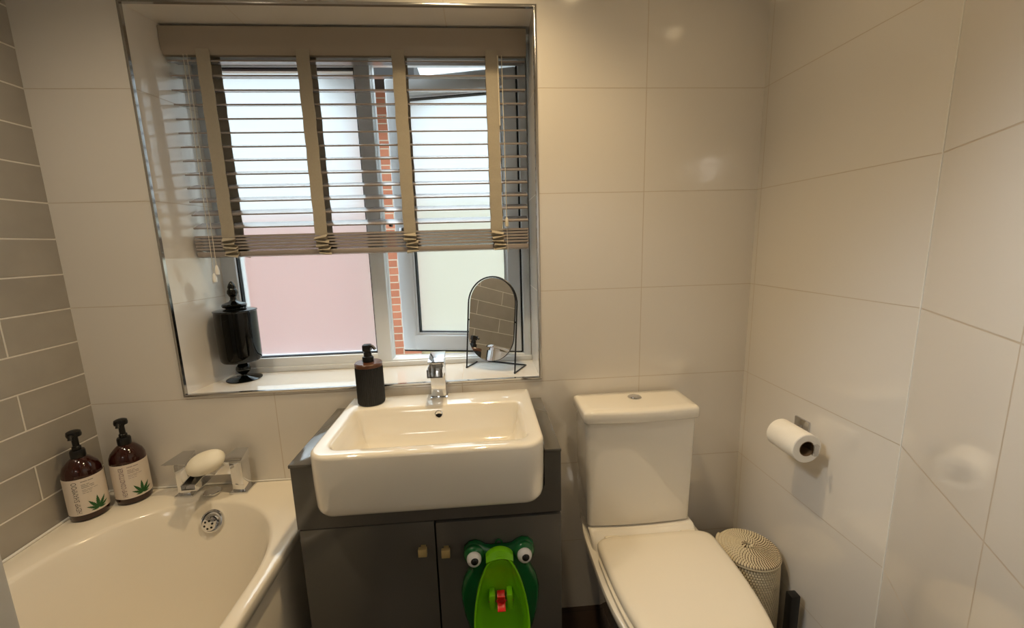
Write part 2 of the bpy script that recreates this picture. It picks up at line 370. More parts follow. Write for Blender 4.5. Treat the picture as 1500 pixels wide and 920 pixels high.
# ------------------------------------------------------------------ venetian blind
BY = 0.128          # centre line of slats
bl = thing('venetian_blind', 'half-raised taupe wooden venetian blind with beige cloth tapes in the window recess', 'blind', (-0.215, BY, 1.31))
BX0, BX1 = -0.746, 0.318
b = MB()
prof = [(0.1015, 1.983), (0.1, 1.981), (0.1, 1.935), (0.1025, 1.917), (0.108, 1.907), (0.116, 1.905), (0.113, 1.930), (0.112, 1.983)]
b.loft([[Vector((x, y, z)) for y, z in prof] for x in (-0.757, 0.322)])
b.build('valance', M['valance'], bl)
b = MB(); b.box(BX0, BX1, BY - 0.012, BY + 0.035, 1.922, 1.972, 0.003); b.build('headrail', M['valance'], bl)
tilt = math.radians(14.5)
def slat_mesh(b, z, ang, w=0.05, t=0.0066):
    # slightly crowned slat, room edge lower
    n = 6; top = []; bot = []
    for i in range(n + 1):
        s = -w / 2 + w * i / n; cr = 0.0008 * (1 - (2 * s / w) ** 2)
        top.append((s, t / 2 + cr)); bot.append((s, -t / 2 + cr))
    poly = top + bot[::-1]; ca, sa = math.cos(ang), math.sin(ang)
    pts = [(s * ca - h * sa, s * sa + h * ca) for s, h in poly]
    b.loft([[Vector((x, BY + y, z + q)) for y, q in pts] for x in (BX0, BX1)])
zs = [1.8945 - 0.0403 * k for k in range(13)]
for k, z in enumerate(zs):
    b = MB(); slat_mesh(b, z, math.radians(11.5 + 8.5 * k / 12), t=0.0042); b.build('slat', M['slat'], bl)
for k in range(5):
    b = MB(); slat_mesh(b, 1.3735 - 0.0098 * k, math.radians(-6.0), t=0.0062); b.build('slat', M['slat'], bl)
b = MB(); b.box(BX0, BX1, -0.026, 0.026, -0.009, 0.008, 0.004, 2, Matrix.Translation((0, BY, 1.319)) @ Matrix.Rotation(math.radians(-4), 4, 'X')); b.build('bottom_rail', M['slat'], bl)
for tx in (-0.642, -0.355, -0.073, 0.213):
    for side, nm in ((-1, 'ladder_tape'), (1, 'ladder_tape')):
        b = MB(); yy = BY + side * 0.0265; w = 0.0195
        N = 40
        loops = []
        for i in range(N + 1):
            z = 1.922 - (1.922 - 1.372) * i / N
            dx = 0.0007 * math.sin(i * 0.9 + tx * 30); dy = 0.0006 * math.sin(i * 1.9)
            loops.append([Vector((tx - w + dx, yy + dy - .0006, z)), Vector((tx + w + dx, yy + dy - .0006, z)), Vector((tx + w + dx, yy + dy + .0006, z)), Vector((tx - w + dx, yy + dy + .0006, z))])
        b.loft(loops)
        # gathered folds in front of the stack
        zz = 1.372; k = 0
        pts = []
        for k in range(5):
            pts += [(0.001, zz - 0.001), (0.013, zz - 0.009), (0.002, zz - 0.0115)]
            zz -= 0.0125
        loops = []
        for j, (o, z) in enumerate(pts):
            sk = 0.003 * math.sin(j * 1.3 + tx * 9) + j * 0.0007
            sl = 0.004 * math.sin(j * 0.8 + tx * 5)
            y_ = yy + side * o
            loops.append([Vector((tx - w + sk, y_ - .0008, z + sl)), Vector((tx + w + sk, y_ - .0008, z - sl)), Vector((tx + w + sk, y_ + .0008, z - sl - .001)), Vector((tx - w + sk, y_ + .0008, z + sl - .001))])
        b.loft(loops)
        b.build(nm, M['tape'], bl)
for cx, zt in ((-0.699, 1.232), (-0.688, 1.256)):
    b = MB(); b.tube([(cx + 0.004, 0.098, 1.905), (cx + 0.002, 0.096, 1.6), (cx, 0.095, zt + 0.03)], 0.0009, 6); cd = b.build('pull_cord', M['cord'], bl)
    b = MB(); b.lathe([(0.0025, 0), (0.0062, 0.001), (0.0066, 0.012), (0.004, 0.026), (0.0018, 0.03)], (cx, 0.095, zt), 16); b.build('tassel', M['whiteplastic'], cd)
for cx, zt in ((0.246, 1.385),):
    b = MB(); b.tube([(cx - 0.002, 0.099, 1.905), (cx, 0.098, 1.6), (cx, 0.098, zt + 0.03)], 0.0011, 6); b.tube([(cx, 0.098, zt), (cx + 0.001, 0.096, 1.30)], 0.0008, 6); cd = b.build('pull_cord', M['cord'], bl)
    b = MB(); b.lathe([(0.0022, 0), (0.0058, 0.001), (0.006, 0.012), (0.004, 0.026), (0.0018, 0.03)], (cx, 0.098, zt), 16); b.build('tassel', M['cord'], cd)
b = MB(); b.cyl((0.232, 0.1, 1.905), (0.233, 0.096, 1.70), 0.0022, n=8); b.build('tilt_wand', M['cord'], bl)

# ------------------------------------------------------------------ bath
bt = thing('bathtub', 'white bath along the grey metro-tiled wall with oval well', 'bathtub', (-0.71, -0.78, 0))
BR0, BR1, BYF, BYB = XL + 0.004, -0.364, -1.56, -0.002
ZR = 0.587
def bath_loop(a, y1, y0, be, z, cx=-0.687, n=112, p=2.15):
    """long oval: straight sides, rounded ends; y1 tap end, y0 foot end"""
    P = []
    L0 = y0 + be; L1 = y1 - be
    for i in range(n):
        t = 2 * PI * i / n
        c, s_ = math.cos(t), math.sin(t)
        x = a * math.copysign(abs(c) ** (2 / p), c); yy = be * math.copysign(abs(s_) ** (2 / p), s_)
        P.append(Vector((cx + x, (L1 if s_ >= 0 else L0) + yy, z)))
    return P
inner = bath_loop(0.291, -0.096, -1.46, 0.34, ZR)
ccx, ccy = -0.687, -0.78
outer = []
for p in inner:
    d = Vector((p.x - ccx, p.y - ccy)); 
    tx = ((BR1 if d.x > 0 else BR0) - ccx) / d.x if abs(d.x) > 1e-6 else 1e9
    ty = ((BYB if d.y > 0 else BYF) - ccy) / d.y if abs(d.y) > 1e-6 else 1e9
    t = min(tx, ty); outer.append(Vector((ccx + d.x * t, ccy + d.y * t, ZR)))
# snap nearest points to the rectangle's corners
for cx_, cy_ in ((BR0, BYB), (BR1, BYB), (BR0, BYF), (BR1, BYF)):
    k = min(range(len(outer)), key=lambda i: (outer[i].x - cx_) ** 2 + (outer[i].y - cy_) ** 2); outer[k] = Vector((cx_, cy_, ZR))
def shrink(l, d, z):
    return [Vector((min(max(p.x, BR0 + d), BR1 - d), min(max(p.y, BYF + d), BYB - d), z)) for p in l]
loops = [shrink(outer, 0.004, ZR - 0.036), shrink(outer, 0.0, ZR - 0.032), shrink(outer, 0.0, ZR - 0.008), shrink(outer, 0.0025, ZR - 0.002), shrink(outer, 0.008, ZR),
         bath_loop(0.296, -0.091, -1.465, 0.34, ZR), bath_loop(0.289, -0.098, -1.458, 0.34, ZR - 0.002), bath_loop(0.284, -0.103, -1.453, 0.335, ZR - 0.009),
         bath_loop(0.278, -0.112, -1.445, 0.33, ZR - 0.03), bath_loop(0.262, -0.138, -1.41, 0.315, 0.50), bath_loop(0.236, -0.178, -1.35, 0.29, 0.38), bath_loop(0.206, -0.220, -1.28, 0.265, 0.27),
         bath_loop(0.175, -0.265, -1.22, 0.235, 0.20), bath_loop(0.13, -0.32, -1.15, 0.18, 0.177), bath_loop(0.05, -0.42, -1.0, 0.06, 0.172)]
b = MB(); b.loft(loops, False, True); b.build('tub', M['acrylic'], bt, angle=50)
b = MB(); b.box(-0.392, -0.380, BYF + 0.01, -0.004, 0.0, ZR - 0.034, 0.002); b.build('bath_panel', M['acrylic'], bt)
b = MB(); b.tube([(XL + 0.0045, -0.004, ZR + 0.001), (XL + 0.0045, BYF, ZR + 0.001)], 0.004, 8); b.tube([(XL + 0.005, -0.0035, ZR + 0.001), (BR1, -0.0035, ZR + 0.001)], 0.003, 8); b.build('sealant', M['whiteplastic'], bt)
# overflow on the tap-end wall of the well
oc = Vector((-0.671, -0.129, 0.541)); on = Vector((0.0, -1.0, 0.42)).normalized()
OT = Matrix.Translation(oc) @ on.to_track_quat('Z', 'Y').to_matrix().to_4x4()
b = MB(); b.lathe([(0.031, -0.012), (0.033, 0.0), (0.031, 0.004), (0.027, 0.005), (0.0255, 0.003), (0.0245, 0.001), (0.02, 0.0005), (0.0, 0.0005)], n=36, mtx=OT)
ov = b.build('overflow', M['chrome'], bt)
OT2 = OT @ Matrix.Translation((-0.004, -0.006, 0.002)) @ Matrix.Rotation(math.radians(12), 4, 'X')
b = MB(); b.lathe([(0.0195, -0.002), (0.021, 0.002), (0.019, 0.0065), (0.01, 0.0085), (0.0001, 0.009)], n=32, mtx=OT2); cap = b.build('overflow_cap', M['chrome'], ov)
b = MB()
for k in range(6):
    a = 2 * PI * k / 6 + 0.3
    b.lathe([(0.0031, 0.006), (0.0031, 0.0087), (0.0001, 0.0088)], n=12, mtx=OT2 @ Matrix.Translation((0.0115 * math.cos(a), 0.0115 * math.sin(a), 0)))
b.build('hole', M['hole'], cap)

# bath filler
bf = thing('bath_filler_tap', 'square chrome bath filler tap with two levers on the end rim of the bath', 'tap', (-0.705, -0.045, ZR))
for px in (-0.783, -0.622):
    b = MB(); b.box(px - 0.018, px + 0.018, -0.066, -0.024, ZR + 0.006, ZR + 0.104, 0.0015); pil = b.build('pillar', M['chrome'], bf)
    b = MB(); b.box(px - 0.027, px + 0.027, -0.072, -0.016, ZR, ZR + 0.007, 0.0015); b.build('base_plate', M['chrome'], pil)
    # lever: a slab sloping down towards the bather and pointing left
    b = MB()
    q = [(px - 0.054, -0.066, ZR + 0.108), (px + 0.018, -0.068, ZR + 0.107), (px + 0.018, -0.018, ZR + 0.128), (px - 0.018, -0.018, ZR + 0.128)]
    lo = [(px - 0.022, -0.064, ZR + 0.104), (px + 0.018, -0.066, ZR + 0.104), (px + 0.018, -0.020, ZR + 0.104), (px - 0.018, -0.020, ZR + 0.104)]
    b.loft([[Vector(v) for v in lo], [Vector(v) for v in q]]); b.build('lever', M['chrome'], bf)
b = MB(); b.box(-0.767, -0.642, -0.060, -0.026, ZR + 0.062, ZR + 0.104, 0.0015); b.build('bridge', M['chrome'], bf)
# open waterfall spout
sx0, sx1 = -0.728, -0.684
def spout_loop(y, zt, hgt, t=0.003):
    return [Vector(p) for p in ((sx0, y, zt), (sx0, y, zt - hgt), (sx1, y, zt - hgt), (sx1, y, zt), (sx1 - t, y, zt), (sx1 - t, y, zt - hgt + t), (sx0 + t, y, zt - hgt + t), (sx0 + t, y, zt))]
b = MB(); b.loft([spout_loop(-0.058, ZR + 0.100, 0.03), spout_loop(-0.11, ZR + 0.092, 0.026), spout_loop(-0.15, ZR + 0.084, 0.016)]); b.build('spout', M['chrome'], bf)
tag(relocate(MB().lathe([(0.0, 0), (0.017, 0), (0.0185, 0.003), (0.0225, 0.008), (0.0235, 0.011), (0.022, 0.013), (0.0, 0.014)], (-0.703, -0.062, ZR), 32).build('bath_waste_knob', M['chrome']), (-0.703, -0.062, ZR)), 'round chrome waste knob on the bath rim under the tap spout', 'knob')

# soap
b = MB()
nU, nV = 36, 18
loops = []
for j in range(nV + 1):
    ph = -PI / 2 + PI * j / nV; l = []
    for i in range(nU):
        th = 2 * PI * i / nU
        f = lambda v, e: math.copysign(abs(v) ** e, v)
        cr = max(1e-5, math.cos(ph) ** 0.85)
        l.append(Vector((0.052 * f(math.cos(th), 0.9) * cr, 0.038 * f(math.sin(th), 0.9) * cr, 0.026 * f(math.sin(ph), 0.95))))
    loops.append(l)
b.loft(loops, False, False)
so = b.build('soap_bar', M['soap']); tag(so, 'ivory oval bar of soap balanced on the chrome bath tap spout', 'soap')
so.location = (-0.686, -0.095, ZR + 0.124); so.rotation_euler = (math.radians(26), math.radians(-14), math.radians(10))

# ------------------------------------------------------------------ bottles
def text_mesh(txt, size):
    cu = bpy.data.curves.new('txt', 'FONT'); cu.body = txt; cu.size = size; cu.resolution_u = 3; cu.align_x = 'LEFT'; cu.space_character = 1.05
    o = bpy.data.objects.new('txt', cu); C.objects.link(o)
    bpy.context.view_layer.update()
    me = bpy.data.meshes.new_from_object(o.evaluated_get(bpy.context.evaluated_depsgraph_get()))
    V = [v.co.copy() for v in me.vertices]; F = [tuple(p.vertices) for p in me.polygons]
    bpy.data.objects.remove(o); bpy.data.curves.remove(cu); bpy.data.meshes.remove(me)
    return V, F
def bottle(loc, face, title, label, ink):
    t = thing('pump_bottle', label, 'bottle', loc, 'pump bottles on the bath corner')
    R = 0.0425; c = Vector(loc)
    b = MB(); b.lathe([(0.0, 0.002), (R - 0.006, 0.0), (R - 0.001, 0.004), (R, 0.010), (R, 0.128), (R - 0.001, 0.142), (R - 0.006, 0.156), (R - 0.015, 0.167), (0.021, 0.174), (0.015, 0.178), (0.0145, 0.186), (0.0, 0.186)], loc, 48)
    b.build('bottle', M['amber'], t)
    def W(u, v, r):   # u along the circumference (to the viewer's right), v up
        a = face + u / R
        return Vector((c.x + r * math.cos(a), c.y + r * math.sin(a), c.z + v))
    b = MB(); r0, r1 = R + 0.0002, R + 0.0007; n = 40; h0, h1 = 0.020, 0.127
    A = [(-0.064 + 0.128 * i / n) for i in range(n + 1)]
    loops = [[W(u, h0, r0), W(u, h0, r1), W(u, h1, r1), W(u, h1, r0)] for u in A]
    b.loft(loops); lb = b.build('label', M['label'], t)
    # upright title
    V, F = text_mesh(title, 0.0105)
    wmax = max(v.x for v in V); k = 0.094 / wmax
    b = MB(); b._new([W(-0.0165 - v.y * 1.6, 0.026 + v.x * k, R + 0.0010) for v in V], F); b.build('lettering', ink, lb)
    # small print
    b = MB()
    for row, (v, hh, words) in enumerate(((0.117, 0.0022, (13, 11)), (0.108, 0.0016, (9, 6)), (0.1035, 0.0016, (14, 10)), (0.099, 0.0016, (16, 8)), (0.0925, 0.0011, (8, 12, 9)), (0.0885, 0.0011, (11, 7)), (0.083, 0.0012, (6, 5, 4)))):
        u = -0.008
        for wd in words:
            L_ = wd * 0.001
            m_ = 6
            for i in range(m_):
                ua, ub = u + L_ * i / m_, u + L_ * (i + 0.72) / m_
                b._new([W(ua, v, R + .001), W(ub, v, R + .001), W(ub, v + hh, R + .001), W(ua, v + hh, R + .001)], [(0, 1, 2, 3)])
            u += L_ + 0.0015
    b.build('small_print', ink, lb)
    b = MB()
    for ang, ln, wd in ((0, 0.039, 0.0046), (32, 0.036, 0.0043), (-32, 0.036, 0.0043), (62, 0.028, 0.0038), (-62, 0.028, 0.0038), (92, 0.017, 0.0028), (-92, 0.017, 0.0028)):
        pts = []; a = math.radians(ang); n = 14
        for sgn in (1, -1):
            rng = range(n + 1) if sgn == 1 else range(n, -1, -1)
            for i in rng:
                s_ = i / n; w = wd * math.sin(PI * s_ ** 0.8) * (1 - 0.28 * (i % 2)); q = (sgn * w, s_ * ln)
                pts.append((q[0] * math.cos(a) + q[1] * math.sin(a), -q[0] * math.sin(a) + q[1] * math.cos(a)))
        # two halves around the midrib
        N2 = len(pts) // 2
        for i in range(N2 - 1):
            j0, j1 = len(pts) - 1 - i, len(pts) - 2 - i
            ids = [pts[i], pts[i + 1], pts[j1], pts[j0]]
            b._new([W(0.018 + p[0], 0.028 + p[1], R + 0.0012) for p in ids], [(0, 1, 2, 3)])
    b.build('leaf_emblem', M['leaf'], lb)
    # pump
    b = MB(); b.lathe([(0.0155, 0.178), (0.0165, 0.180), (0.0165, 0.196), (0.015, 0.200), (0.010, 0.201), (0.010, 0.209), (0.0085, 0.211), (0.0072, 0.212), (0.0072, 0.238), (0.0, 0.238)], loc, 24)
    pm = b.build('pump', M['blackpump'], t)
    b = MB(); pd = face - 0.35
    b.lathe([(0.009, 0.238), (0.0155, 0.240), (0.0165, 0.246), (0.015, 0.254), (0.009, 0.257), (0.0, 0.2575)], loc, 24)
    dv = Vector((math.cos(pd), math.sin(pd), 0))
    b.tube([c + Vector((0, 0, 0.247)), c + dv * 0.024 + Vector((0, 0, 0.246)), c + dv * 0.028 + Vector((0, 0, 0.238))], 0.005, 10)
    b.build('nozzle', M['blackpump'], pm)
    return t
fc = math.atan2(-1.18, 1.155)
bottle((-1.006, -0.120, ZR + 0.0015), fc + 0.02, 'HEMP SHAMPOO', 'brown pump bottle reading hemp shampoo, nearer the grey metro tiles on the bath corner', M['ink'])
bottle((-0.937, -0.052, ZR + 0.0015), fc - 0.02, 'HEMP CONDITIONER', 'brown pump bottle reading hemp conditioner, on the bath corner beside the tap', M['ink2'])

# ------------------------------------------------------------------ vanity unit
VX0, VX1, VY, VZ = -0.318, 0.336, -0.346, 0.814
BX_0, BX_1, BF, BBk, BZ = -0.268, 0.293, -0.395, -0.012, 0.860    # basin
van = thing('vanity_unit', 'gloss grey two-door vanity cabinet under the white basin', 'cabinet', (0.01, -0.17, 0))
b = MB(); b.box(VX0, VX0 + 0.018, VY + 0.02, -0.003, 0.0, VZ - 0.02, 0.001); b.box(VX1 - 0.018, VX1, VY + 0.02, -0.003, 0.0, VZ - 0.02, 0.001)
b.box(VX0 + .018, VX1 - .018, VY + 0.02, -0.02, 0.10, 0.118); b.box(VX0 + .018, VX1 - .018, VY + 0.06, VY + 0.075, 0.0, 0.10); b.box(VX0 + .018, VX1 - .018, -0.02, -0.003, 0.1, VZ - 0.12)
b.build('carcass', M['vanity'], van)
# fascia with a rounded cut-out for the basin
def arcpts(cx, cz, r, a0, a1, n=8): return [(cx + r * math.cos(math.radians(a0 + (a1 - a0) * i / n)), cz + r * math.sin(math.radians(a0 + (a1 - a0) * i / n))) for i in range(n + 1)]
cl, cr_, cb_ = BX_0 - 0.0015, BX_1 + 0.0015, 0.699
poly = [(VX0 - .003, 0.647), (VX1, 0.647), (VX1, VZ - 0.001), (cr_, VZ - 0.001)] + arcpts(cr_ - 0.03, cb_ + 0.03, 0.03, 0, -90) + arcpts(cl + 0.03, cb_ + 0.03, 0.03, -90, -180) + [(cl, VZ - 0.001), (VX0 - .003, VZ - 0.001)]
b = MB()
N_ = len(poly)
# split the U-shape into quads through its centre line so that it triangulates cleanly
f0 = lambda x, z, y: Vector((x, y, z))
outerp = []
inn = poly[3:-1]
for (x, z) in inn:
    if z >= VZ - 0.0011: outerp.append((VX1 if x > 0 else VX0 - .003, z))
    elif x > cr_ - 0.03 and z > cb_ + 1e-6: outerp.append((VX1, 0.647 + (z - cb_) * 1.0))
    elif x < cl + 0.03 and z > cb_ + 1e-6: outerp.append((VX0 - .003, 0.647 + (z - cb_) * 1.0))
    else: outerp.append((VX1 if x > 0 else VX0 - .003, 0.647))
loops = []
for (a, o) in zip(inn, outerp):
    loops.append([f0(*a, VY), f0(*o, VY), f0(*o, VY + 0.018), f0(*a, VY + 0.018)])
b.loft(loops); b.build('fascia', M['vanity'], van)
for x0, x1 in ((VX0 - 0.006, cl), (cr_, VX1 + 0.001)):
    b = MB(); b.box(x0, x1, VY - 0.004, -0.003, VZ - 0.001, VZ + 0.008, 0.002); b.build('worktop', M['vanity'], van)
for x0, x1, zt, kx in ((VX0, 0.0105, 0.644, -0.019), (0.0145, VX1, 0.638, 0.038)):
    b = MB(); b.box(x0, x1, VY, VY + 0.018, 0.105, zt, 0.0012); d = b.build('door', M['vanity'], van)
    b = MB(); zk = 0.574 if kx < 0 else 0.566
    b.box(kx - 0.0105, kx + 0.0105, VY - 0.024, VY - 0.012, zk - 0.0105, zk + 0.0105, 0.001); b.box(kx - 0.006, kx + 0.006, VY - 0.013, VY, zk - 0.006, zk + 0.006); b.build('knob', M['brass'], d)

# basin
ba = thing('wash_basin', 'white semi-recessed rectangular basin set into the grey vanity', 'basin', (0.012, -0.2, 0.70))
FR = 0.055
R4 = (0.006, 0.006, FR, FR)
def o_(d, z): return inset_rr(BX_0, BX_1, BF, BBk, R4, z, d, 10)
ix0, ix1, iy0, iy1 = BX_0 + 0.040, BX_1 - 0.038, BF + 0.036, -0.115
RI = (0.025, 0.025, 0.032, 0.032)
def i_(d, z, dy=0): return [p + Vector((0, dy, 0)) for p in inset_rr(ix0, ix1, iy0, iy1, RI, z, d, 10)]
loops = [o_(0.035, 0.697), o_(0.018, 0.699), o_(0.009, 0.705), o_(0.004, 0.714), o_(0.002, 0.725), o_(0.0, 0.78), o_(0.0, BZ - 0.010), o_(0.0012, BZ - 0.005), o_(0.004, BZ - 0.0015), o_(0.009, BZ),
         i_(-0.006, BZ), i_(-0.001, BZ - 0.0015), i_(0.003, BZ - 0.006), i_(0.008, BZ - 0.03), i_(0.016, BZ - 0.07), i_(0.026, BZ - 0.092), i_(0.045, BZ - 0.104), i_(0.075, BZ - 0.110), i_(0.10, BZ - 0.112)]
b = MB(); b.loft(loops, True, True); b.build('bowl', M['ceramic'], ba, angle=60)
wn = Vector((0, -1, 0.28)).normalized(); hc = Vector((0.012, -0.1215, BZ - 0.026))
HT = Matrix.Translation(hc) @ wn.to_track_quat('Z', 'Y').to_matrix().to_4x4()
b = MB(); b.lathe([(0.0115, -0.003), (0.0115, 0.0012), (0.0098, 0.0018), (0.0092, 0.0)], n=28, mtx=HT); orr = b.build('overflow_ring', M['trimchrome'], ba)
b = MB(); b.lathe([(0.0098, -0.002), (0.0096, 0.0006), (0.0001, 0.0008)], n=28, mtx=HT); b.build('hole', M['hole'], orr)
b = MB(); b.lathe([(0.0, 0), (0.03, 0), (0.031, 0.002), (0.028, 0.004), (0.0, 0.006)], (0.012, -0.235, BZ - 0.112), 32); b.build('waste', M['chrome'], ba)

# basin mixer
tx = 0.0085
tp = thing('basin_mixer_tap', 'square chrome waterfall mixer tap standing at the back of the basin', 'tap', (tx, -0.045, BZ))
b = MB(); b.box(tx - 0.0225, tx + 0.0225, -0.062, -0.020, BZ + 0.004, BZ + 0.118, 0.0015); b.build('body', M['chrome'], tp)
b = MB(); b.box(tx - 0.026, tx + 0.026, -0.066, -0.017, BZ, BZ + 0.005, 0.001); b.build('base_plate', M['chrome'], tp)
def sp2(y, zt, hgt, t=0.003):
    x0, x1 = tx - 0.0225, tx + 0.0225
    return [Vector(p) for p in ((x0, y, zt), (x0, y, zt - hgt), (x1, y, zt - hgt), (x1, y, zt), (x1 - t, y, zt), (x1 - t, y, zt - hgt + t), (x0 + t, y, zt - hgt + t), (x0 + t, y, zt))]
b = MB(); b.loft([sp2(-0.060, BZ + 0.117, 0.032), sp2(-0.10, BZ + 0.116, 0.029), sp2(-0.134, BZ + 0.115, 0.025)]); b.build('spout', M['chrome'], tp)
LT = Matrix.Translation((tx, -0.025, BZ + 0.124)) @ Matrix.Rotation(math.radians(7), 4, 'X')
b = MB(); b.box(tx - 0.016, tx + 0.016, -0.056, -0.026, BZ + 0.116, BZ + 0.128, 0.001); b.box(-0.0235, 0.0235, -0.075, 0.010, 0.004, 0.014, 0.0015, 2, LT); b.build('lever', M['chrome'], tp)

# soap dispenser
sc = (-0.196, -0.064, BZ)
sd = thing('soap_dispenser', 'ribbed black soap dispenser with wooden collar on the basin corner', 'dispenser', sc)
b = MB(); NR = 44
def rib(r, z, amp=0.0011):
    n = NR * 6
    return [Vector((sc[0] + (r + amp * math.cos(NR * 2 * PI * i / n)) * math.cos(2 * PI * i / n), sc[1] + (r + amp * math.cos(NR * 2 * PI * i / n)) * math.sin(2 * PI * i / n), sc[2] + z)) for i in range(n)]
b.loft([rib(0.036, 0.0, 0), rib(0.039, 0.002, 0), rib(0.0395, 0.006), rib(0.0395, 0.112), rib(0.0385, 0.116, 0)]); b.build('body', M['blackmatt'], sd, angle=60)
b = MB(); b.lathe([(0.038, 0.1155), (0.0405, 0.117), (0.0405, 0.126), (0.038, 0.129), (0.012, 0.130), (0.0, 0.130)], sc, 40); b.build('collar', M['darkwood'], sd)
b = MB(); b.lathe([(0.0165, 0.130), (0.0165, 0.143), (0.015, 0.146), (0.0115, 0.147), (0.0115, 0.160), (0.0095, 0.161), (0.0095, 0.166)], sc, 24)
pm = b.build('pump', M['blackpump'], sd)
b = MB(); b.box(sc[0] - 0.0125, sc[0] + 0.0125, sc[1] - 0.0125, sc[1] + 0.0125, BZ + 0.163, BZ + 0.183, 0.004)
b.tube([(sc[0], sc[1], BZ + 0.179), (sc[0] + 0.018, sc[1] - 0.007, BZ + 0.178), (sc[0] + 0.026, sc[1] - 0.010, BZ + 0.169)], 0.0045, 10); b.build('nozzle', M['blackpump'], pm)

# ------------------------------------------------------------------ frog training urinal
fx = 0.172; fz = 0.45; FD = VY
fg = thing('frog_potty_urinal', 'green frog-faced toddler urinal stuck on the right vanity door', 'potty', (fx, FD, 0.30))
# back plate: silhouette of head and body
def silhouette():
    P = []
    right = [(0.0, 0.572), (0.020, 0.571), (0.034, 0.574), (0.046, 0.583), (0.060, 0.588), (0.076, 0.585), (0.088, 0.574), (0.091, 0.558), (0.086, 0.543), (0.076, 0.532), (0.072, 0.522), (0.082, 0.505), (0.094, 0.48), (0.101, 0.45), (0.100, 0.415), (0.094, 0.375), (0.083, 0.33), (0.06, 0.285), (0.03, 0.265), (0.0, 0.26)]
    for x, z in right: P.append((x, z))
    for x, z in reversed(right[1:-1]): P.append((-x, z))
    return P
sil = silhouette(); cz_ = 0.44
b = MB()
def sl(k, y): return [Vector((fx + p[0] * k, y, cz_ + (p[1] - cz_) * k)) for p in sil]
b.loft([sl(0.98, FD - 0.001), sl(1.0, FD - 0.004), sl(1.0, FD - 0.013), sl(0.97, FD - 0.021), sl(0.90, FD - 0.025)], True, True)
plate = b.build('back_plate', M['frogdark'], fg, angle=50)
b = MB(); b.tube([(fx + 0.008 * math.cos(a), FD - 0.006, 0.574 + 0.009 * math.sin(a)) for a in [PI * i / 10 for i in range(11)]], 0.0025, 8); b.build('hanging_loop', M['frogdark'], plate)
for sx in (-1, 1):
    ec = Vector((fx + sx * 0.063, FD - 0.024, 0.553))
    b = MB(); b.sphere(ec + Vector((0, 0.004, 0.004)), (0.027, 0.020, 0.028)); b.build('eye_socket', M['frogdark'], fg)
    ee = ec + Vector((0, -0.014, 0.006))
    b = MB(); b.sphere(ee, (0.0185, 0.0165, 0.0185)); ey = b.build('eye', M['eyewhite'], fg)
    pd_ = Vector((0.12, -0.93, 0.30)).normalized()
    PT = pd_.to_track_quat('Z', 'Y').to_matrix().to_4x4()
    b = MB(); b.sphere(ee + pd_ * 0.0142, (0.0095, 0.0085, 0.0042), mtx=PT); b.build('pupil', M['eyeblack'], ey)
# bowl: an egg-shaped scoop opening up and forwards
def egg(t, k=1.0):
    # t=0 top .. ; returns (x, s) with s 0 at the top and 1 at the bottom
    s_ = (1 - math.cos(t)) / 2
    w = 0.071 * math.sin(t) ** 1.0 * (0.80 + 0.30 * s_) if 0 <= t <= PI else -0.071 * abs(math.sin(t)) * (0.80 + 0.30 * s_)
    return w * k, s_
n = 56
def eggloop(k, dy, dz, ys=1.0, base=0.0):
    l = []
    for i in range(n):
        t = 2 * PI * i / n
        x, s_ = egg(t, k)
        s2 = max(0.0, 0.5 + (s_ - 0.5) * k)
        z = 0.566 - 0.285 * s2 + dz; y = FD - 0.040 - 0.085 * s2 ** 1.2 * ys + dy
        l.append(Vector((fx + x, y, z)))
    return l
def backloop(k, y):
    l = []
    for i in range(n):
        x, s_ = egg(2 * PI * i / n, k); s2 = max(0.0, 0.5 + (s_ - 0.5) * k)
        l.append(Vector((fx + x, y - 0.03 * s2 * s2, 0.566 - 0.285 * s2)))
    return l
b = MB()
b.loft([backloop(0.85, FD - 0.022), backloop(0.97, FD - 0.026), eggloop(1.0, 0.006, 0), eggloop(1.02, 0.0, 0), eggloop(1.0, -0.004, 0), eggloop(0.955, -0.002, 0), eggloop(0.93, 0.006, 0), backloop(0.86, FD - 0.040), backloop(0.72, FD - 0.031), backloop(0.35, FD - 0.029), backloop(0.05, FD - 0.029)], True, True)
b.build('bowl', M['froglight'], fg, angle=60)
b = MB()   # brow over the bowl
l1 = []
for i in range(13):
    a = -1 + 2 * i / 12
    l1.append((0.034 * a, 0.562 + 0.016 * (1 - a * a)))
b.loft([[Vector((fx + x, y, z)) for y, z in ((FD - 0.022, zt), (FD - 0.038, zt - 0.001), (FD - 0.046, 0.560 - 0.010 * (x / 0.036) ** 2), (FD - 0.040, 0.553 - 0.014 * (x / .036) ** 2), (FD - 0.022, 0.550))] for x, zt in l1]); b.build('brow', M['froglight'], fg)
for x0 in (fx - 0.030, fx + 0.014):
    b = MB(); b.box(x0, x0 + 0.016, FD - 0.060, FD - 0.029, 0.425, 0.470, 0.005); b.build('spinner_bracket', M['froglight'], fg)
b = MB(); b.cyl((fx - 0.031, FD - 0.057, 0.452), (fx + 0.031, FD - 0.057, 0.452), 0.0014, n=10); ax_ = b.build('axle', M['darkred'], fg)
b = MB()
for k in range(4):
    TT = Matrix.Translation((fx, FD - 0.057, 0.452)) @ Matrix.Rotation(math.radians(25 + 90 * k), 4, 'X')
    b.box(-0.010, 0.010, -0.0016, 0.0016, 0.001, 0.024, 0.0012, 2, TT)
b.cyl((fx - 0.011, FD - 0.057, 0.452), (fx + 0.011, FD - 0.057, 0.452), 0.004, n=14); b.build('spinner', M['red'], fg)

# ------------------------------------------------------------------ toilet
tc = 0.632
tl = thing('toilet', 'white close-coupled toilet with square cistern and closed lid', 'toilet', (tc, -0.3, 0))
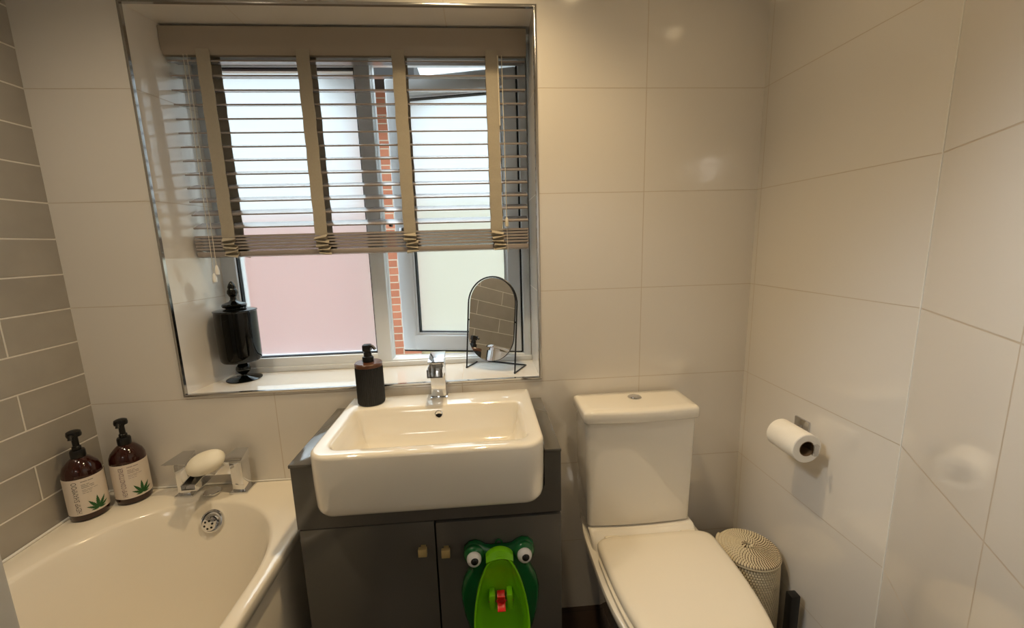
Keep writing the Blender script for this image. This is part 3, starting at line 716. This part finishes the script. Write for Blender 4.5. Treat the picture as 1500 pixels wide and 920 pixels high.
# pan
def pan(w, yb, yf, z, rb=0.03, p=2.6, n=64, cx=None):
    cx = tc + 0.004 if cx is None else cx
    P = []; L = yb - yf; hb = yb - L * 0.42
    for i in range(n):
        t = 2 * PI * i / n; c, s_ = math.cos(t), math.sin(t)
        if s_ >= 0:   # back: squarish
            x = w * math.copysign(abs(c) ** 0.35, c); y = hb + (yb - hb) * abs(s_) ** 0.35
        else:
            x = w * math.copysign(abs(c) ** (2 / p), c); y = hb - (hb - yf) * abs(s_) ** (2 / 2.2)
        P.append(Vector((cx + x, y, z)))
    return P
b = MB(); b.loft([pan(0.115, -0.02, -0.50, 0.0), pan(0.118, -0.02, -0.505, 0.01), pan(0.12, -0.02, -0.51, 0.12), pan(0.135, -0.02, -0.55, 0.22), pan(0.162, -0.02, -0.61, 0.33), pan(0.186, -0.02, -0.645, 0.375), pan(0.188, -0.02, -0.65, 0.392), pan(0.186, -0.021, -0.648, 0.399), pan(0.178, -0.024, -0.64, 0.402)], True, True)
# raised shelf under the cistern
b.loft([rrect(tc - 0.172, tc + 0.164, -0.215, -0.02, 0.02, 0.395), rrect(tc - 0.172, tc + 0.164, -0.205, -0.02, 0.02, 0.415), rrect(tc - 0.174, tc + 0.162, -0.175, -0.02, 0.012, 0.440), rrect(tc - 0.170, tc + 0.158, -0.17, -0.022, 0.012, 0.444)], True, True)
b.build('pan', M['ceramic'], tl, angle=45)
# cistern
cx0, cx1 = 0.449, 0.790
def bow(l, amt, yf):
    for p in l:
        if p.y < yf + 0.03:
            q = (p.x - (cx0 + cx1) / 2) / ((cx1 - cx0) / 2); p.y -= amt * (1 - q * q)
    return l
def cz(d, z, x0=cx0, x1=cx1, yf=-0.160, yb=-0.02, r=0.012): return bow(inset_rr(x0, x1, yf, yb, r, z, d, 6), 0.006, yf)
def denser(fn):
    return fn
def cist_loop(x0, x1, yf, yb, z, r, amt, nf=16):
    P = []
    for i in range(7):
        a = PI / 2 * i / 6; P.append(Vector((x1 - r + r * math.cos(a), yb - r + r * math.sin(a), z)))
    for i in range(7):
        a = PI / 2 + PI / 2 * i / 6; P.append(Vector((x0 + r + r * math.cos(a), yb - r + r * math.sin(a), z)))
    for i in range(7):
        a = PI + PI / 2 * i / 6; P.append(Vector((x0 + r + r * math.cos(a), yf + r + r * math.sin(a), z)))
    for i in range(1, nf):
        P.append(Vector((x0 + r + (x1 - x0 - 2 * r) * i / nf, yf, z)))
    for i in range(7):
        a = 1.5 * PI + PI / 2 * i / 6; P.append(Vector((x1 - r + r * math.cos(a), yf + r + r * math.sin(a), z)))
    for p in P:
        if p.y < yf + r + 1e-6:
            q = (p.x - (x0 + x1) / 2) / ((x1 - x0) / 2); p.y -= amt * max(0, 1 - q * q)
    return P
b = MB(); b.loft([cist_loop(cx0 + .012, cx1 - .012, -0.150, -0.022, 0.4445, 0.012, 0.008), cist_loop(cx0 + .006, cx1 - .006, -0.158, -0.02, 0.452, 0.014, 0.009), cist_loop(cx0 + .003, cx1 - .003, -0.160, -0.018, 0.60, 0.014, 0.010), cist_loop(cx0, cx1, -0.162, -0.016, 0.792, 0.014, 0.010)], True, True)
b.build('cistern', M['ceramic'], tl, angle=45)
b = MB(); lx0, lx1 = cx0 - 0.008, cx1 + 0.008
def LL(d, z): return cist_loop(lx0 + d, lx1 - d, -0.168 + d, -0.016 - d, z, 0.010, 0.012)
b.loft([LL(0.006, 0.793), LL(0.002, 0.795), LL(0.0, 0.799), LL(0.0, 0.822), LL(0.002, 0.828), LL(0.007, 0.831), LL(0.03, 0.832)], True, True); cl_ = b.build('cistern_lid', M['ceramic'], tl, angle=45)
b = MB(); b.lathe([(0.0, 0), (0.021, 0), (0.0215, 0.004), (0.019, 0.006), (0.017, 0.0055), (0.016, 0.007), (0.0, 0.0075)], (0.628, -0.075, 0.831), 32); b.build('flush_button', M['chrome'], cl_)
# seat ring and lid
def seat(w, yb, yf, z, cx=0.646, n=80):
    P = []; hb = yb - 0.05
    for i in range(n):
        t = 2 * PI * i / n; c, s_ = math.cos(t), math.sin(t)
        if s_ >= 0:
            x = w * math.copysign(abs(c) ** 0.30, c); y = hb + (yb - hb) * abs(s_) ** 0.55
        else:
            x = w * math.copysign(abs(c) ** 0.62, c); y = hb - (hb - yf) * abs(s_) ** 0.80
        P.append(Vector((cx + x, y, z)))
    return P
b = MB(); b.loft([seat(0.180, -0.225, -0.640, 0.402), seat(0.184, -0.222, -0.645, 0.406), seat(0.184, -0.222, -0.645, 0.416), seat(0.178, -0.225, -0.639, 0.4195)], True, True); b.build('seat', M['seatplastic'], tl, angle=50)
b = MB(); b.loft([seat(0.174, -0.200, -0.640, 0.4200), seat(0.180, -0.196, -0.646, 0.424), seat(0.180, -0.196, -0.646, 0.433), seat(0.176, -0.199, -0.642, 0.441), seat(0.166, -0.206, -0.632, 0.446), seat(0.14, -0.225, -0.60, 0.448), seat(0.06, -0.3, -0.5, 0.449)], True, True); b.build('seat_lid', M['seatplastic'], tl, angle=50)
for x0 in (0.50, 0.74):
    b = MB(); b.cyl((x0, -0.195, 0.428), (x0 + 0.045, -0.195, 0.428), 0.010, n=20, bev=0.002); b.build('hinge', M['seatplastic'], tl)

# ------------------------------------------------------------------ toilet roll and holder
RX, RZ, RY0, RY1, RR = 0.979, 0.783, -0.362, -0.262, 0.0395
hd = thing('toilet_roll_holder', 'square chrome toilet roll holder fixed to the right wall', 'holder', (XR, -0.27, 0.80))
b = MB(); b.box(XR - 0.007, XR - 0.0005, -0.296, -0.246, 0.772, 0.822, 0.0015); b.build('wall_plate', M['trimchrome'], hd)
bx = RX + 0.014
b = MB(); b.box(bx - 0.002, XR - 0.006, -0.262 + 0.001, -0.250, RZ - 0.006, RZ + 0.012, 0.001); b.box(bx - 0.002, bx + 0.002, RY0 - 0.012, -0.250, RZ - 0.006, RZ + 0.010, 0.001)
b.build('arm', M['chrome'], hd)
b = MB(); b.box(bx - 0.009, bx + 0.005, RY0 - 0.017, RY0 - 0.009, RZ - 0.013, RZ + 0.017, 0.0015); b.build('end_tab', M['trimchrome'], hd)
rl = thing('toilet_roll', 'white toilet roll hanging on the chrome holder by the right wall', 'toilet roll', (RX, (RY0 + RY1) / 2, RZ - RR))
b = MB(); RTm = Matrix.Translation((RX, RY1, RZ)) @ Matrix.Rotation(math.radians(90), 4, 'X'); LN = RY1 - RY0
b.lathe([(0.0205, 0.0005), (RR - 0.002, 0.0), (RR, 0.0015), (RR, LN - 0.0015), (RR - 0.002, LN), (0.0205, LN - 0.0005), (0.0205, 0.0005)], n=64, mtx=RTm); b.build('paper', M['paper'], rl)
b = MB(); b.lathe([(0.0190, 0.0), (0.0203, 0.0), (0.0203, LN), (0.0190, LN), (0.0190, 0.0)], n=48, mtx=RTm); b.build('core', M['card'], rl)

# ------------------------------------------------------------------ woven basket
kc = Vector((0.944, -0.220, 0)); KR, KZ = 0.088, 0.385
kb = thing('woven_basket', 'round lidded basket woven of pale straw and brown reed beside the toilet', 'basket', tuple(kc))
def coil(b, fn, length_steps, r, stitch, n=7):
    """coiled rope wrapped in straw: pale wraps split by brown grooves"""
    pts = [fn(i / length_steps) for i in range(length_steps + 1)]
    ringv = []; prev = None; acc = 0
    for i, p in enumerate(pts):
        t = (pts[min(i + 1, length_steps)] - pts[max(i - 1, 0)]).normalized()
        up = Vector((0, 0, 1)); side = t.cross(up).normalized(); up2 = side.cross(t)
        ph = i % stitch
        rr = r * (0.80 if ph == 0 else 1.0 + 0.08 * math.sin(PI * ph / stitch))
        ringv.append([b.bm.verts.new(p + (side * math.cos(2 * PI * k / n) + up2 * math.sin(2 * PI * k / n)) * rr) for k in range(n)])
    for i in range(length_steps):
        for k in range(n):
            f = b.bm.faces.new((ringv[i][k], ringv[i][(k + 1) % n], ringv[i + 1][(k + 1) % n], ringv[i + 1][k]))
            f.material_index = 1 if (i % stitch in (stitch - 1, )) else 0
turns = 42; 
def side_fn(s):
    a = 2 * PI * turns * s; r = KR - 0.006 + 0.003 * math.sin(PI * s)
    return kc + Vector((r * math.cos(a), r * math.sin(a), 0.005 + (KZ - 0.024) * s))
b = MB(); coil(b, side_fn, turns * 278, 0.0050, 4, 6); bd = b.build('basket_body', [M['straw'], M['reed']], kb, angle=60)
b = MB(); b.lathe([(0.0, 0.0), (KR - 0.008, 0.0), (KR - 0.008, KZ - 0.02), (KR - 0.010, KZ - 0.02), (KR - 0.010, 0.003), (0.0, 0.003)], tuple(kc), 40); b.build('inner_wall', M['reed'], kb)
lt = 10
def lid_fn(s):
    a = -2 * PI * lt * s + 2.2; r = 0.004 + (KR - 0.0055) * s
    return kc + Vector((r * math.cos(a), r * math.sin(a), KZ - 0.004 + 0.006 * (1 - s) - 0.0))
b = MB()
# stitches stay about 6 mm long: sample the spiral by arc length
pts = [lid_fn(i / 4000) for i in range(4001)]
acc = [0]
for i in range(4000): acc.append(acc[-1] + (pts[i + 1] - pts[i]).length)
tot = acc[-1]; NS = int(tot / 0.0018); res_ = []; j = 0
for i in range(NS + 1):
    want = tot * i / NS
    while j < 3999 and acc[j + 1] < want: j += 1
    res_.append(pts[j].lerp(pts[j + 1], (want - acc[j]) / max(1e-9, acc[j + 1] - acc[j])))
coil(b, lambda s: res_[min(NS, int(round(s * NS)))], NS, 0.0050, 4, 7)
b.tube([kc + Vector(((KR - 0.004) * math.cos(2 * PI * i / 60), (KR - 0.004) * math.sin(2 * PI * i / 60), KZ - 0.010)) for i in range(60)], 0.005, 8, closed=True)
lid = b.build('basket_lid', [M['straw'], M['reed']], kb, angle=60)
b = MB()
def knob_fn(s):
    a = 2 * PI * 1.6 * s; r = 0.006 + 0.008 * s
    return kc + Vector((-0.002 + r * math.cos(a), r * math.sin(a), KZ + 0.008 - 0.002 * s))
coil(b, knob_fn, 48, 0.0042, 3, 7); b.build('lid_knot', [M['straw'], M['reed']], lid)

# toilet brush in the gap by the wall
br = thing('toilet_brush', 'black toilet brush with square upright handle between woven basket and right wall', 'brush', (1.003, -0.338, 0))
b = MB(); b.box(0.968, 1.036, -0.372, -0.306, 0.0, 0.10, 0.006); b.build('pot', M['blackpump'], br)
b = MB(); b.box(0.990, 1.018, -0.349, -0.325, 0.10, 0.325, 0.003); b.build('handle', M['blackpump'], br)

# ------------------------------------------------------------------ black glass jar
jc = (-0.676, 0.138, WZ0)
jr = thing('lidded_jar', 'glossy black footed glass jar with finial lid on the window sill', 'jar', jc)
b = MB(); b.lathe([(0.0, 0.0), (0.050, 0.0), (0.054, 0.0015), (0.054, 0.003), (0.045, 0.005), (0.018, 0.008), (0.010, 0.013), (0.009, 0.018), (0.014, 0.022), (0.021, 0.030), (0.0225, 0.038), (0.021, 0.046), (0.014, 0.054), (0.010, 0.058), (0.012, 0.062), (0.0, 0.063)], jc, 48); b.build('foot', M['blackgloss'], jr)
b = MB(); b.lathe([(0.0, 0.063), (0.045, 0.064), (0.056, 0.067), (0.0605, 0.074), (0.0615, 0.09), (0.0625, 0.234), (0.0622, 0.236), (0.0, 0.236)], jc, 56); b.build('body', M['blackgloss'], jr)
b = MB(); b.lathe([(0.0625, 0.2365), (0.0645, 0.239), (0.0640, 0.242), (0.052, 0.245), (0.026, 0.247), (0.026, 0.249), (0.035, 0.253), (0.0365, 0.258), (0.034, 0.263), (0.024, 0.267), (0.014, 0.271), (0.0095, 0.277), (0.0090, 0.285), (0.0125, 0.291), (0.0160, 0.299), (0.0150, 0.307), (0.0110, 0.313), (0.0125, 0.317), (0.0105, 0.325), (0.0065, 0.332), (0.003, 0.337), (0.0, 0.338)], jc, 48); b.build('lid', M['blackgloss'], jr)

# ------------------------------------------------------------------ vanity mirror on the sill
mir = thing('arched_mirror', 'oval tilting mirror in a thin black arched wire stand on the sill', 'mirror', (0.172, 0.088, WZ0))
ma = math.radians(-29)
MT = Matrix.Translation((0.172, 0.088, WZ0)) @ Matrix.Rotation(ma, 4, 'Z')
MW, MH = 0.0945, 0.328
pts = [Vector((-MW, 0, 0.003)), Vector((-MW, 0, 0.10))]
zc = MH - MW
for i in range(25):
    a = PI - PI * i / 24; pts.append(Vector((MW * math.cos(a), 0, zc + MW * math.sin(a))))
pts += [Vector((MW, 0, 0.10)), Vector((MW, 0, 0.003))]
ML = MT @ Matrix.Rotation(math.radians(-8), 4, 'X')
b = MB(); b.tube([ML @ p for p in pts], 0.0027, 8)
b.tube([MT @ Vector(p) for p in ((-MW, 0, 0.003), (-MW, 0.098, 0.003), (MW, 0.098, 0.003), (MW, 0, 0.003))], 0.0027, 8)
for sx in (-1, 1): b.sphere(MT @ Vector((sx * MW, 0, 0.0038)), 0.0038, 12, 8); b.cyl(ML @ Vector((sx * (MW), 0, 0.175)), ML @ Vector((sx * (MW - 0.008), 0, 0.175)), 0.003, n=10)
b.build('wire_stand', M['blackwire'], mir)
GT = ML @ Matrix.Translation((0, 0, 0.18)) @ Matrix.Rotation(math.radians(-2.0), 4, 'X')
gw, gh = 0.0885, 0.145
def caps(k, y, d=0.0):
    P = []; w = gw - d; h = gh - d - w
    for i in range(33): a = PI * i / 32; P.append(GT @ Vector((w * math.cos(a), y, h + w * math.sin(a))))
    for i in range(33): a = PI + PI * i / 32; P.append(GT @ Vector((w * math.cos(a), y, -h + w * math.sin(a))))
    return P
b = MB(); b.loft([caps(1, 0.003), caps(1, -0.001), caps(1, -0.0025, 0.001)], True, False); b.build('mirror_back', M['blackwire'], mir)
b = MB(); b.loft([caps(1, -0.0022, 0.0012), caps(1, -0.0030, 0.0016)], False, True); b.build('mirror_glass', M['mirror'], mir, angle=20)

# ------------------------------------------------------------------ bath screen on the outer rim (only its upright edge shows)
bs = thing('bath_screen', 'pale grey upright edge of the bath screen on the outer bath rim', 'screen', (-0.382, -1.18, ZR))
b = MB(); b.box(-0.392, -0.372, -0.911, -0.8565, ZR + 0.001, 1.98, 0.003); b.build('edge_profile', M['door'], bs)
b = MB(); b.box(-0.385, -0.379, -1.50, -0.906, ZR + 0.012, 1.965); b.build('glass_pane', M['clear'], bs)
b = MB(); b.box(-0.390, -0.374, -1.50, -0.914, ZR + 0.001, ZR + 0.014, 0.002); b.build('bottom_seal', M['whiteplastic'], bs)
b = MB(); b.box(-0.392, -0.372, -1.535, -1.498, ZR + 0.001, 1.98, 0.003); b.build('edge_profile', M['door'], bs)

# ------------------------------------------------------------------ light
def spot(name, loc, power, col, size=0.035, ang=150, blend=0.6):
    l = bpy.data.lights.new(name, 'SPOT'); l.energy = power; l.color = col; l.shadow_soft_size = size; l.spot_size = math.radians(ang); l.spot_blend = blend
    o = bpy.data.objects.new(name, l); C.objects.link(o); o.location = loc; return o
WARM = (1.0, 0.745, 0.42)
spot('ceiling_downlight', (0.14, -0.34, ZC - 0.02), 45, WARM, ang=106, blend=1.0)
spot('ceiling_downlight', (-0.70, -0.66, ZC - 0.02), 26, (1.0, 0.82, 0.58), ang=125, blend=1.0)
aim = spot('added_fill_spot', (-0.78, -1.05, ZC - 0.08), 165, (0.86, 0.94, 1.0), ang=48, blend=1.0, size=0.22)  # added unseen fill, brightens the angled wall in place of window daylight
aim.rotation_euler = (Vector((0.74, -1.06, 0.98)) - Vector(aim.location)).to_track_quat('-Z', 'Y').to_euler()
spot('ceiling_downlight', (0.58, -0.60, ZC - 0.02), 9, WARM, ang=150, blend=1.0)
hl = bpy.data.lights.new('added_hall_fill', 'POINT'); hl.energy = 5; hl.color = (1.0, 0.95, 0.88); hl.shadow_soft_size = 0.14  # unseen point light added in the hall as neutral fill
ho = bpy.data.objects.new('added_hall_fill', hl); C.objects.link(ho); ho.location = (-0.45, -3.0, 2.05)
sun = bpy.data.lights.new('sun', 'SUN'); sun.energy = 0.3; sun.angle = math.radians(2); sun.color = (1, 0.95, 0.86)
so_ = bpy.data.objects.new('sun', sun); C.objects.link(so_)
so_.rotation_euler = Vector((0.25, 0.75, -0.75)).to_track_quat('-Z', 'Y').to_euler()

w = bpy.data.worlds.new('overcast_sky'); S.world = w; w.use_nodes = True
nt = w.node_tree; N = nt.nodes; L = nt.links
bg = N['Background']; bg.inputs['Strength'].default_value = 4.4
g = N.new('ShaderNodeTexCoord'); sp = N.new('ShaderNodeSeparateXYZ'); L.new(g.outputs['Generated'], sp.inputs[0])
rp = N.new('ShaderNodeValToRGB'); L.new(sp.outputs['Z'], rp.inputs['Fac'])
rp.color_ramp.elements[0].position = 0.0; rp.color_ramp.elements[0].color = (0.84, 0.96, 1.0, 1)
rp.color_ramp.elements[1].position = 0.8; rp.color_ramp.elements[1].color = (0.80, 0.93, 1.0, 1)
L.new(rp.outputs['Color'], bg.inputs['Color'])
mr = N.new('ShaderNodeMapRange'); mr.interpolation_type = 'SMOOTHSTEP'      # overcast: bright overhead, dimmer near the horizon
mr.inputs['From Min'].default_value = 0.30; mr.inputs['From Max'].default_value = 0.85; mr.inputs['To Min'].default_value = 1.15; mr.inputs['To Max'].default_value = 9.5
L.new(sp.outputs['Z'], mr.inputs['Value']); L.new(mr.outputs[0], bg.inputs['Strength'])

# ------------------------------------------------------------------ camera
cam = bpy.data.cameras.new('camera'); co = bpy.data.objects.new('camera', cam); C.objects.link(co)
cam.sensor_fit = 'HORIZONTAL'; cam.sensor_width = 36; cam.lens = 600.0 / 1500 * 36; cam.clip_start = 0.02
r = Vector((0.99672672, -0.07602302, -0.02750165)); u = Vector((0.03995317, 0.16746778, 0.98506777)); f = Vector((0.07028218, 0.98294203, -0.16995697))
mw = Matrix.Identity(4)
for i in range(3): mw[i][0], mw[i][1], mw[i][2] = r[i], u[i], -f[i]
mw.translation = (0.15555739, -1.28926368, 1.32943247)
co.matrix_world = mw
S.camera = co
S.view_settings.view_transform = 'Standard'; S.view_settings.look = 'None'; S.view_settings.gamma = 1; S.view_settings.exposure = 0.0
S.view_settings.use_curve_mapping = False
